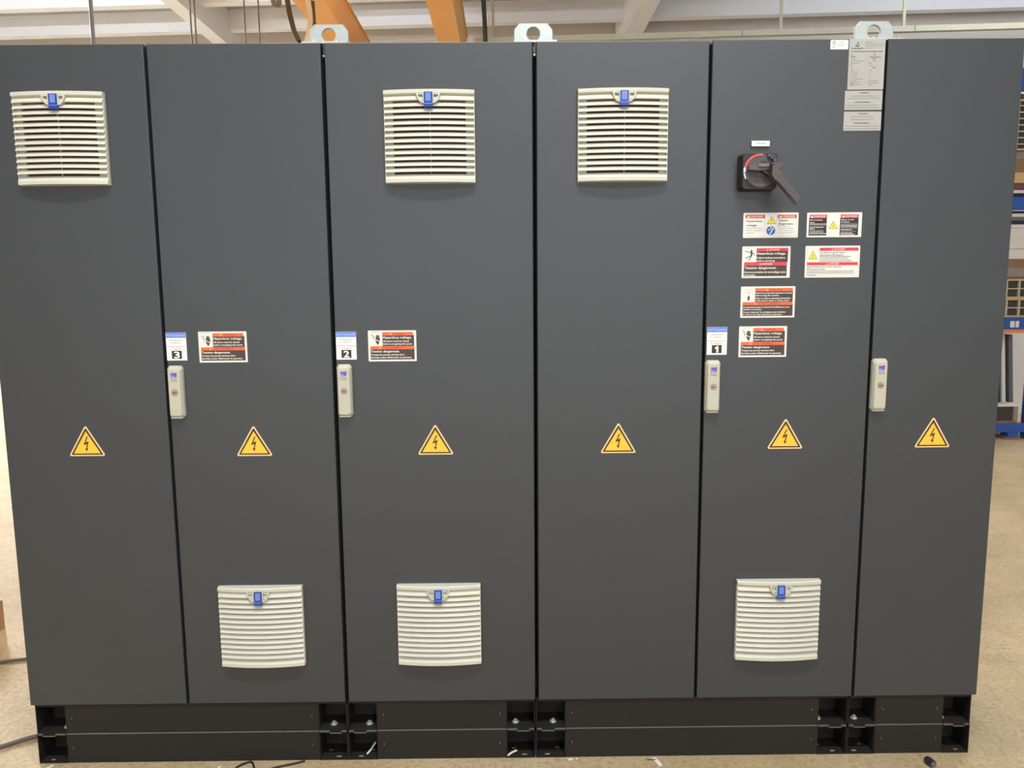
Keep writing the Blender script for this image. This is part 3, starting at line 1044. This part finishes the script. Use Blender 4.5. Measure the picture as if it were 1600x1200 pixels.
# ------------------------------------------------------------------ lifting brackets on the cabinet roofs
def bracket(x, flange, bolts, label):
    r = thing('lifting_bracket', label, 'lifting bracket', (x, 0.045, 2.1905), 0, 'galvanised lifting brackets on the cabinet tops')
    w, h, t = 0.0560, 0.0600, 0.008
    pts = [(-w, 0), (w, 0), (w, h - .019), (w - .0155, h), (-w + .0150, h), (-w, h - .017)]
    angs = sorted([2 * math.pi * k / 36 + .01 for k in range(36)] + [math.atan2(q - .0305, p) % (2 * math.pi) for p, q in pts])
    def ring(hr, y):
        return [(hr * math.cos(a), y, .0305 + hr * math.sin(a)) for a in angs]
    # outline resampled to the hole's vertex count, so that the hole is a real hole
    def outline(y, inset=0.0):
        out = []
        for a in angs:
            dx, dz = math.cos(a), math.sin(a)
            best = 9
            for i in range(len(pts)):
                p, q = pts[i], pts[(i + 1) % len(pts)]
                ex, ez = q[0] - p[0], q[1] - p[1]
                den = dx * ez - dz * ex
                if abs(den) < 1e-9:
                    continue
                tt = ((p[0]) * ez - (p[1] - .0305) * ex) / den
                u = ((p[0]) * dz - (p[1] - .0305) * dx) / den
                if tt > 0 and -1e-6 <= u <= 1 + 1e-6:
                    best = min(best, tt)
            out.append((dx * (best - inset), y, .0305 + dz * (best - inset)))
        return out
    mb = MB()
    hr = 0.0192
    rings = [outline(t), outline(.0012), outline(0, .0016), ring(hr + .0012, 0), ring(hr, .0012), ring(hr, t), outline(t)]
    mb.loft(rings, 'zinc', cap0=False, cap1=False)
    mb.box(flange[0], flange[1], -.030, .012, -.0010, .0050, 'zinc_bright')
    p = mb.build('bracket_plate', r)
    for bx in bolts:
        mb = MB()
        mb.cyl_z(0, 0, .0085, .0050, .0068, 'zinc_bright', 16)
        mb.cyl_z(0, 0, .0062, .0068, .0115, 'zinc', 6)
        mb.build('bolt', r, (bx, -.016, 0))
    return r


bracket(1.0100, (-.072, .056), (-.035, .030), 'galvanised lifting bracket, leftmost of three, in front of the orange girder')
bracket(1.5995, (-.056, .066), (-.036, .036), 'galvanised lifting bracket in the middle of the three, between two tall vents')
bracket(2.5850, (-.056, .078), (-.012, .062), 'galvanised lifting bracket at the right, above the rating plate')

# ------------------------------------------------------------------ black plinths, two layers under each cabinet
PL = [(0.012, 0.9965, 0.093, 0.091, 'leftmost cabinet'), (0.9985, 1.5945, 0.094, 0.092, 'second cabinet'),
      (1.5975, 2.5920, 0.095, 0.094, 'switch cabinet'), (2.5945, 2.9860, 0.089, 0.088, 'narrow rightmost cabinet')]
for pi, (x0, x1, wl, wr, who) in enumerate(PL):
    for lv in (0, 1):
        z0 = 0.1 * lv
        h = 0.0985 if lv == 0 else 0.0975
        cx = (x0 + x1) / 2
        r = thing('cabinet_plinth', '%s black plinth section below the %s' % ('lower' if lv == 0 else 'upper', who), 'plinth', (cx, 0.3, z0), 0, 'black plinth sections under the cabinets')
        fy = (0.006 if lv == 0 else 0.0085) - .3
        a, b = x0 - cx, x1 - cx
        mb = MB()
        mb.box(a + wl, b - wr, fy, fy + .002, 0.001, h, 'plinth_black')
        mb.box(a + wl, b - wr, fy - .0005, fy + .012, h - .0008, h + .0007, 'lit_edge' if lv == 0 else 'plinth_black')
        mb.build('front_panel', r)
        mb = MB()
        mb.box(a + wl, b - wr, .590 - .3, .592 - .3, 0.001, h, 'plinth_black')
        mb.build('rear_panel', r)
        for s, (c0, c1, outer) in enumerate(((a, a + wl, -1), (b - wr, b, 1))):
            mb = MB()
            t = .0025
            f0, f1 = fy - .001, fy + .085
            k = 'plinth_black'
            # outer cheek, inner cheek, back, top flange with a step, bottom flange with slot holes
            ox = (c0, c0 + t) if outer < 0 else (c1 - t, c1)
            ix = (c1 - t, c1) if outer < 0 else (c0, c0 + t)
            mb.box(ox[0], ox[1], f0, f1, 0, h, k)
            mb.box(ix[0], ix[1], f0 + .004, f1, 0, h, k)
            mb.box(c0, c1, f1, f1 + t, 0, h, k)
            mb.box(c0, c1, f0, f1, h - .006, h - .0005, k)
            e = 'lit_edge' if lv == 0 else k
            w = c1 - c0
            m0, m1 = c0 + w * .38, c0 + w * .80
            if outer < 0:
                m0, m1 = c0 + w * .20, c0 + w * .62
            mb.box(c0 + .003, m0, f0 - .002, f0 + .004, h - .0008, h + .0008, e)
            mb.box(m1, c1 - .003, f0 - .002, f0 + .004, h - .0008, h + .0008, e)
            mb.box(m0, m1, f0 - .0015, f0 + .004, h - .0068, h - .0052, e)
            zs = 0.0002
            u = (c0 + .018, c0 + .031) if outer > 0 else (c1 - .031, c1 - .018)
            u2 = (c0 + .050, c0 + .066) if outer > 0 else (c1 - .066, c1 - .050)
            if lv == 0:
                # bottom flange left open at two slots, the floor shows through
                for xa, xb, ya, yb in ((c0, c1, f0, f0 + .012), (c0, u2[0], f0 + .012, f0 + .022), (u2[1], c1, f0 + .012, f0 + .022), (c0, c1, f0 + .022, f0 + .046),
                                       (c0, u[0], f0 + .046, f0 + .056), (u[1], c1, f0 + .046, f0 + .056), (c0, c1, f0 + .056, f1)):
                    mb.box(xa, xb, ya, yb, zs, .003, k)
            else:
                mb.box(c0, c1, f0, f1, zs, .003, k)
            mb.build('corner_block', r)
            if lv == 1:
                mb = MB()
                bx = {(0, 0): c0 + .078, (0, 1): c0 + .042, (1, 0): c0 + .063, (1, 1): c0 + .030, (2, 0): c0 + .056, (2, 1): c0 + .010, (3, 0): c0 + .034, (3, 1): c0 + .004}[(pi, s)]
                bx = min(max(bx, c0 + .012), c1 - .012)
                mb.cyl_z(0, 0, .0110, .003, .0050, 'zinc_bright', 18)
                mb.cyl_z(0, 0, .0078, .005, .0112, 'zinc', 6)
                mb.cyl_z(0, 0, .0034, .0112, .0138, 'zinc_bright', 10)
                mb.build('bolt', r, (bx, fy + .032, 0), label='bright zinc bolt')
            if (pi, s) in ((0, 0), (3, 1)):
                mb = MB()
                mb.cyl_y(0, 0, .0042, -.001, 0, 'zinc_bright', 12)
                mb.build('rivet', r, (c0 + (.066 if pi == 0 else .036), f1 - .0001, .058), label='bright rivet')
            mb = MB()
            mb.cyl_y(0, 0, .0070, -.0022, 0, 'plinth_black', 16, r1=.0050)
            mb.cyl_y(0, 0, .0032, -.0026, -.002, 'black_plastic', 6)
            mb.build('panel_screw', r, ((c1 + .020) if s == 0 else (c0 - .020), fy, h * .53))

# ------------------------------------------------------------------ litter on and around the plinth, floor cables
def strip(name, pts, w, t, m, label, cat, up=(0, 0, 1)):
    mb = MB()
    pts = [Vector(p) for p in pts]
    dirv = (pts[-1] - pts[0]).normalized()
    side = dirv.cross(Vector(up)).normalized() * (w / 2)
    mb.tube(pts, 0, m, flat=(side, t / 2))
    base = pts[0].copy()
    o = mb.build(name)
    return tag(o, label, cat)


strip('plastic_strip', [(1.0520, .028, .0045), (1.0620, .040, .012), (1.0760, .056, .028)], .0065, .0012, 'litter_white', 'white plastic strip lying in the plinth corner under notice 2', 'plastic strip')
strip('plastic_strip', [(1.5060, .010, .0050), (1.5180, .020, .0085), (1.5360, .030, .0105)], .0075, .0012, 'litter_white', 'white plastic strip in the plinth corner straight below the middle lifting bracket', 'plastic strip')
strip('paper_scrap', [(1.9720, -.004, .0012), (1.9800, -.022, .0012), (1.9880, -.047, .0012)], .0130, .0008, 'litter_white', 'white paper scrap on the floor before the third plinth', 'scrap')
strip('wire_offcut', [(1.9480, -.014, .0012), (1.9650, -.0145, .0013), (1.9780, -.015, .0028)], .0022, .0014, 'cable_black', 'thin dark wire offcut beside the white paper scrap', 'wire')
for x, y, l, a in ((1.7060, -.008, .016, .3), (1.7260, -.006, .006, 0), (0.0560, -.016, .022, .9), (0.5960, -.028, .012, 1.0)):
    mb = MB()
    mb.box(-l / 2, l / 2, -.003, .003, .0, .0022, 'litter_white')
    o = mb.build('plastic_scrap', None, (x, y, .0005), (0, 0, a))
    tag(o, {1.706: 'longer pale plastic scrap at the foot of the third plinth', 1.726: 'tiny white plastic speck at the foot of the third plinth',
            0.056: 'pale scrap on the floor at the left plinth corner', 0.596: 'pale scrap on the floor near the black cable loop'}[x], 'scrap', 'plastic scraps on the floor')

mb = MB()
for a, b, r0, r1 in ((-.018, .004, .0115, .0115), (.004, .010, .0115, .0095)):
    n = 18
    c = [(math.cos(2 * math.pi * i / n), math.sin(2 * math.pi * i / n)) for i in range(n)]
    mb.loft([[(r0 * p, a, r0 * q) for p, q in c], [(r1 * p, b, r1 * q) for p, q in c]], 'cap_black')
cap = mb.build('black_stopper', None, (2.828, -.052, .0118), (0, 0, R(14)))
tag(cap, 'small black plastic stopper lying on the floor at the right', 'stopper')
mb = MB()
mb.cyl_y(0, 0, .0080, -.0200, -.0175, 'profile_grey', 18)
mb.build('stopper_opening', cap, label='grey open end')


def cable(name, pts, r, m, label):
    P = [Vector(p) for p in pts]
    out = []
    for i in range(len(P) - 1):
        a, b, c, d = P[max(i - 1, 0)], P[i], P[i + 1], P[min(i + 2, len(P) - 1)]
        for k in range(6):
            t = k / 6
            out.append(0.5 * ((2 * b) + (c - a) * t + (2 * a - 5 * b + 4 * c - d) * t * t + (3 * b - a - 3 * c + d) * t ** 3))
    out.append(P[-1])
    mb = MB()
    mb.tube(out, r, m, 8)
    return tag(mb.build(name), label, 'cable')


cable('floor_cable', [(-2.4, -.15, .009), (-1.4, .42, .009), (-.75, .565, .009), (-.45, .69, .009), (.3, .80, .009), (1.4, .85, .009)], .0070, 'cable_brown', 'brownish cable on the floor leading behind the left cabinet, farther one')
cable('floor_cable', [(-1.6, -.95, .010), (-.8, -.36, .010), (-.30, -.02, .010), (-.12, .115, .010), (-.03, .20, .010), (-.03, .45, .010), (-.1, .75, .010)], .0080, 'cable_brown', 'brownish cable on the floor beside the left plinth, nearer one')
cable('black_cable', [(.60, -.16, .004), (.635, -.075, .004), (.655, -.030, .004), (.675, -.010, .004), (.690, -.006, .004), (.700, -.018, .004), (.722, -.055, .004), (.80, -.13, .004)], .0030, 'cable_black', 'thin black cable loop on the floor under the left cabinet')
cable('black_cable', [(.735, -.060, .004), (.775, -.036, .004), (.82, -.020, .004), (.86, -.004, .004)], .0030, 'cable_black', 'thin black cable end right of the cable loop')

# ------------------------------------------------------------------ carton on wood at the left
t = thing('packing_base', 'pale wooden packing base on the floor left of the cabinets', 'wooden base', (-0.87, 0.637, 0))
for xa in (-.235, .180):
    mb = MB()
    mb.box(xa, xa + .065, -.20, .20, .0, .055, 'pale_pine')
    mb.build('runner', t)
mb = MB()
for k in range(4):
    mb.box(-.235, .245, -.20 + .1025 * k, -.108 + .1025 * k, .0555, .075, 'pale_pine')
mb.build('deck_board', t)
t = thing('carton', 'brown cardboard carton on the pale wooden base at far left', 'carton', (-0.87, 0.637, .0755))
mb = MB()
mb.panel(-.23, .246, -.195, .195, 0, .122, 'cardboard', .004)
mb.build('box_body', t)
for xa, xb in ((-.23, .006), (.010, .246)):
    mb = MB()
    mb.box(xa, xb, -.195, .195, .1225, .126, 'cardboard')
    mb.build('flap', t)

# ------------------------------------------------------------------ rack with stock at the right, behind the cabinets
RY = 4.9
t = thing('storage_rack', 'blue steel storage rack with stock seen past the right edge', 'storage rack', (5.4, RY + .45, 0))
def rb(name, x0, x1, y0, y1, z0, z1, m, label=None):
    mb = MB()
    mb.box(x0 - 5.4, x1 - 5.4, y0 - RY - .45, y1 - RY - .45, z0, z1, m)
    return mb.build(name, t, label=label)
for x in (4.35, 6.455):
    for y in (RY + .02, RY + .88):
        rb('upright', x, x + .09, y - .03, y + .05, 0.0, 3.5, 'rack_blue')
for za, zb in ((.065, .150), (1.045, 1.160), (2.146, 2.262), (3.20, 3.40)):
    for y in (RY, RY + .87):
        rb('beam', 4.44, 6.455, y, y + .04, za, zb, 'rack_blue')
    rb('shelf_deck', 4.44, 6.45, RY + .041, RY + .865, zb - .02, zb - .002, 'wood_brown')
rb('beam_lip', 4.44, 6.45, RY - .012, RY - .001, 1.013, 1.046, 'rack_orange', 'orange lip under the middle beam')
for xa, xb in ((6.12, 6.17), (6.235, 6.275), (6.285, 6.315)):
    rb('beam_tag', xa, xb, RY - .006, RY - .0005, 1.065, 1.125, 'sheet_white', 'white tag on the blue beam')
rb('foot', 6.285, 6.385, RY - .02, RY + .10, .022, .0645, 'rack_blue')
rb('foot_block', 6.25, 6.395, RY - .03, RY + .12, .0, .0215, 'wood_brown', 'wooden block under the rack foot')
# crates with cells
def crate(x0, x1, z0, z1, label, cols=5, rows=2):
    r = thing('cell_crate', label, 'crate', ((x0 + x1) / 2, RY + .40, z0), 0, 'cell crates on the blue rack')
    w, h = (x1 - x0) / 2, z1 - z0
    mb = MB()
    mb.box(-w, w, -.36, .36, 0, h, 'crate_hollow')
    mb.build('crate_body', r)
    mb = MB()
    e = .016
    mb.box(-w, w, -.385, -.361, h - e, h, 'wood_pale')
    mb.box(-w, w, -.385, -.361, 0, e, 'wood_pale')
    for k in range(cols + 1):
        x = -w + (2 * w - e) * k / cols
        mb.box(x, x + e, -.383, -.361, e, h - e, 'crate_rib')
    for k in range(1, rows):
        z = h * k / rows
        mb.box(-w, w, -.381, -.361, z - e / 3, z + e / 3, 'crate_rib')
    mb.build('crate_front', r)
    return r
crate(5.25, 6.445, 1.161, 1.335, 'lower of the two cell crates stacked on the middle rack beam', 10)
crate(5.24, 6.435, 1.336, 1.515, 'upper of the two cell crates stacked on the middle rack beam', 10)
def stock(name, x0, x1, z0, z1, m, label, cat, group=None, y0=.05, y1=.80, strap=None):
    mb = MB()
    mb.panel(x0 - (x0 + x1) / 2, (x1 - x0) / 2, y0 - .4, y1 - .4, 0, z1 - z0, m, .004)
    if strap:
        mb.box(-(x1 - x0) / 2 + .02, (x1 - x0) / 2, y0 - .403, y0 - .4005, (z1 - z0) * strap[0], (z1 - z0) * strap[1], strap[2])
    o = mb.build(name, None, ((x0 + x1) / 2, RY + .4, z0))
    return tag(o, label, cat, group)
stock('open_carton', 5.3, 6.44, 1.516, 1.700, 'wood_brown', 'brown grey carton on top of the cell crates', 'carton', strap=(.12, .55, 'carton_grey'))
stock('white_carton', 5.3, 6.44, 1.701, 1.985, 'carton_white', 'tall white carton in the rack below the upper blue beam', 'carton', strap=(.32, .335, 'carton_grey'))
for k, (za, zb, m, l) in enumerate(((1.986, 2.018, 'sheet_white', 'lowest white sheet on the white carton'), (2.019, 2.050, 'sheet_black', 'lower black sheet on the white carton'),
                                    (2.051, 2.085, 'profile_grey', 'grey sheet among black and white sheets'), (2.086, 2.118, 'sheet_white', 'upper white sheet under the blue beam'), (2.119, 2.140, 'sheet_black', 'topmost black sheet under the blue beam'))):
    stock('sheet_panel', 5.3, 6.44, za, zb, m, l, 'sheet', 'flat sheets stacked in the rack')
for k, (za, zb, m, nme, l, cat) in enumerate((
        (2.263, 2.300, 'sheet_black', 'board', 'dark board lying on the upper blue beam', 'board'),
        (2.301, 2.330, 'sheet_white', 'board', 'white board on the dark board', 'board'),
        (2.331, 2.392, 'wood_maroon', 'board', 'maroon board in the upper rack stack', 'board'),
        (2.393, 2.490, 'wood_pale', 'plank', 'pale tan plank in the upper rack stack', 'plank'),
        (2.491, 2.605, 'wood_brown', 'plank', 'brown grey plank above the tan plank', 'plank'),
        (2.606, 2.680, 'carton_grey', 'board', 'grey board under the white crate at rack top', 'board'))):
    stock(nme, 5.3, 6.44, za, zb, m, l, cat)
crate(5.3, 6.44, 2.681, 3.130, 'pale cell crate high in the rack under the top beam', 9, 8)
stock('board', 5.3, 6.44, 3.131, 3.185, 'wood_maroon', 'dark red board on the pale crate at the rack top', 'board')
# stock on the lowest level: a worn timber crate with leaning profiles in it
r = thing('timber_crate', 'weathered timber crate on the lowest rack beam', 'crate', (5.85, RY + .40, .151))
mb = MB()
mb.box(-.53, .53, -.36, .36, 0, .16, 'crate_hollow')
mb.build('crate_body', r)
mb = MB()
for za, zb, m in ((0, .022, 'wood_brown'), (.160, .184, 'sheet_white')):
    mb.box(-.53, .53, -.385, .36, za - (.0 if za else -.0), zb, m) if za else mb.box(-.53, .53, -.385, -.361, za, zb, m)
for k in range(6):
    mb.box(-.53 + .205 * k, -.49 + .205 * k, -.383, -.361, .022, .16, 'carton_grey')
mb.build('crate_front', r)
rnd = random.Random(4)
for k, (m, lab) in enumerate((('profile_grey', 'grey metal profile leaning in the timber crate, leftmost of four'), ('sheet_black', 'black metal profile leaning in the timber crate'),
                            ('sheet_white', 'white metal profile leaning in the timber crate beside the black one'), ('profile_grey', 'mid grey metal profile leaning nearest the blue rack upright'))):
    x = 6.200 + .060 * k
    mb = MB()
    lean, hh = -.055, .655
    prof = [(-.016, 0), (.020, 0), (.020 + lean, hh), (-.016 + lean, hh)]
    mb.loft([[(a, y, b) for a, b in prof] for y in (0, .30)], m)
    o = mb.build('metal_profile', None, (x, RY + .12 + .01 * (k % 3), .336))
    tag(o, lab, 'metal profile', 'leaning metal profiles in the rack')

# ------------------------------------------------------------------ crane girders and what hangs from the roof
def girder(x0, x1, h, label):
    r = thing('crane_girder', label, 'crane girder', ((x0 + x1) / 2, 2.0, 5.2), 0, 'orange crane girders under the roof')
    w = (x1 - x0) / 2
    mb = MB()
    mb.box(-w, w, -8.0, 10.3, 0, h, 'crane_orange')
    mb.build('box_beam', r)
    mb = MB()
    mb.box(-w - .02, w + .02, -8.0, 10.3, h + .001, h + .02, 'crane_orange')
    mb.build('top_plate', r)
    return r
girder(-1.245, -.840, .50, 'orange box girder overhead behind the leftmost lifting bracket')
gr = girder(.490, .840, .72, 'orange box girder overhead left of the middle lifting bracket')
t = thing('hoist_trolley', 'orange trolley beam crossing beside the right girder', 'hoist trolley', (1.0, 7.35, 5.30))
mb = MB()
mb.box(-.155, .30, -.25, .25, 0, .30, 'crane_orange')
mb.build('trolley_frame', t)
mb = MB()
mb.box(.115, .30, -.20, .60, -.10, -.001, 'cable_black')
mb.build('trolley_motor', t, label='black motor box')
t = thing('pendant_line', 'black hanging pendant cable right of the orange girders', 'pendant cable', (1.262, 8.2, 4.0))
mb = MB()
mb.tube([(-.02, 0, 1.30), (.0, 0, .9), (.012, 0, .4), (.02, 0, 0)], .030, 'cable_black', 10)
mb.build('cable_run', t)
mb = MB()
mb.tube([(.055, .01, .98), (.062, .01, .5), (.066, .01, .0)], .006, 'lit_strap_pale_rope', 6)
mb.build('steel_rope', t, label='thin pale rope')

def rod(name, x, y, z0, z1, r, m, label, dx=0.0):
    mb = MB()
    mb.tube([(0, 0, z1), (dx * .5, 0, (z0 + z1) / 2), (dx, 0, z0)], r, m, 10)
    return tag(mb.build(name, None, (x, y, 0)), label, 'hanging rod', 'rods and cables hanging from the roof')
rod('hanging_pole', -1.675, 4.0, 3.0, 6.87, .0155, 'steel_grey', 'thick grey pole hanging at the left above the first cabinet')
rod('hanging_cable', -2.460, 8.0, 4.0, 6.87, .011, 'rod_dark', 'left one of the close pair of thin cables above the second door', .0)
rod('hanging_cable', -2.412, 8.0, 4.0, 6.87, .011, 'rod_dark', 'right one of the close pair of thin cables above the second door', .012)
rod('hanging_cable', -1.776, 8.0, 4.0, 6.87, .010, 'rod_dark', 'single thin grey cable right of the pale main beam')
rod('hanging_cable', -1.596, 8.0, 4.0, 6.87, .009, 'rod_dark', 'single thin grey cable left of the black festoon loop')

def strap(name, pts, m, label):
    P = [Vector((a, 8.0 + d, b)) for a, b, d in pts]
    mb = MB()
    mb.tube(P, 0, m, flat=(Vector((.030, .012, 0)), .006))
    return tag(mb.build(name), label, 'festoon cable', 'festoon cables under the crane')
strap('festoon_cable', [(-1.235, 5.19, 0), (-1.226, 5.10, 0), (-1.207, 4.94, 0), (-1.165, 4.74, .02), (-1.115, 4.62, .05), (-1.085, 4.590, .09), (-1.050, 4.615, .14)], 'cable_black', 'black festoon cable loop left of the first orange girder')
strap('festoon_cable', [(-1.046, 4.62, .16), (-1.020, 4.76, .20), (-.998, 4.90, .22), (-1.000, 5.02, .22), (-1.02, 5.185, .22)], 'lit_strap_pale_rope', 'lit inner side of the festoon cable loop at the orange girder')
strap('festoon_cable', [(-.985, 5.185, .3), (-.978, 4.98, .3), (-.975, 4.86, .3), (-.980, 4.60, .3), (-.985, 4.2, .3)], 'cable_black', 'straight black festoon cable beside the first lifting bracket')
strap('festoon_cable', [(-1.455, 5.40, .1), (-1.440, 5.15, .1), (-1.415, 5.06, .1), (-1.385, 5.045, .1), (-1.360, 5.08, .1), (-1.345, 5.4, .1)], 'cable_brown', 'small cable loop at the top edge above the second door')

# pale rail across the hall with hangers up to the cross beam
t = thing('service_rail', 'pale yellow horizontal rail under the roof behind the right cabinets', 'rail', (-0.7, 10.598, 5.295), ROT)
mb = MB()
mb.box(1.75, 14.9, 0, .09, 0, .083, 'rail_paint')
mb.build('rail_profile', t)
mb = MB()
for k in range(4):
    mb.box(5.907 + 2.6 * k, 5.927 + 2.6 * k, -.004, -.0005, .0, .083, 'steel_grey')
mb.build('rail_joint', t, label='dark joint marks')
for x in (2.04, 6.507, 8.357, 12.5):
    mb = MB()
    mb.box(x - .022, x + .022, .02, .05, .0835, 1.22, 'rail_paint')
    mb.build('rail_hanger', t)
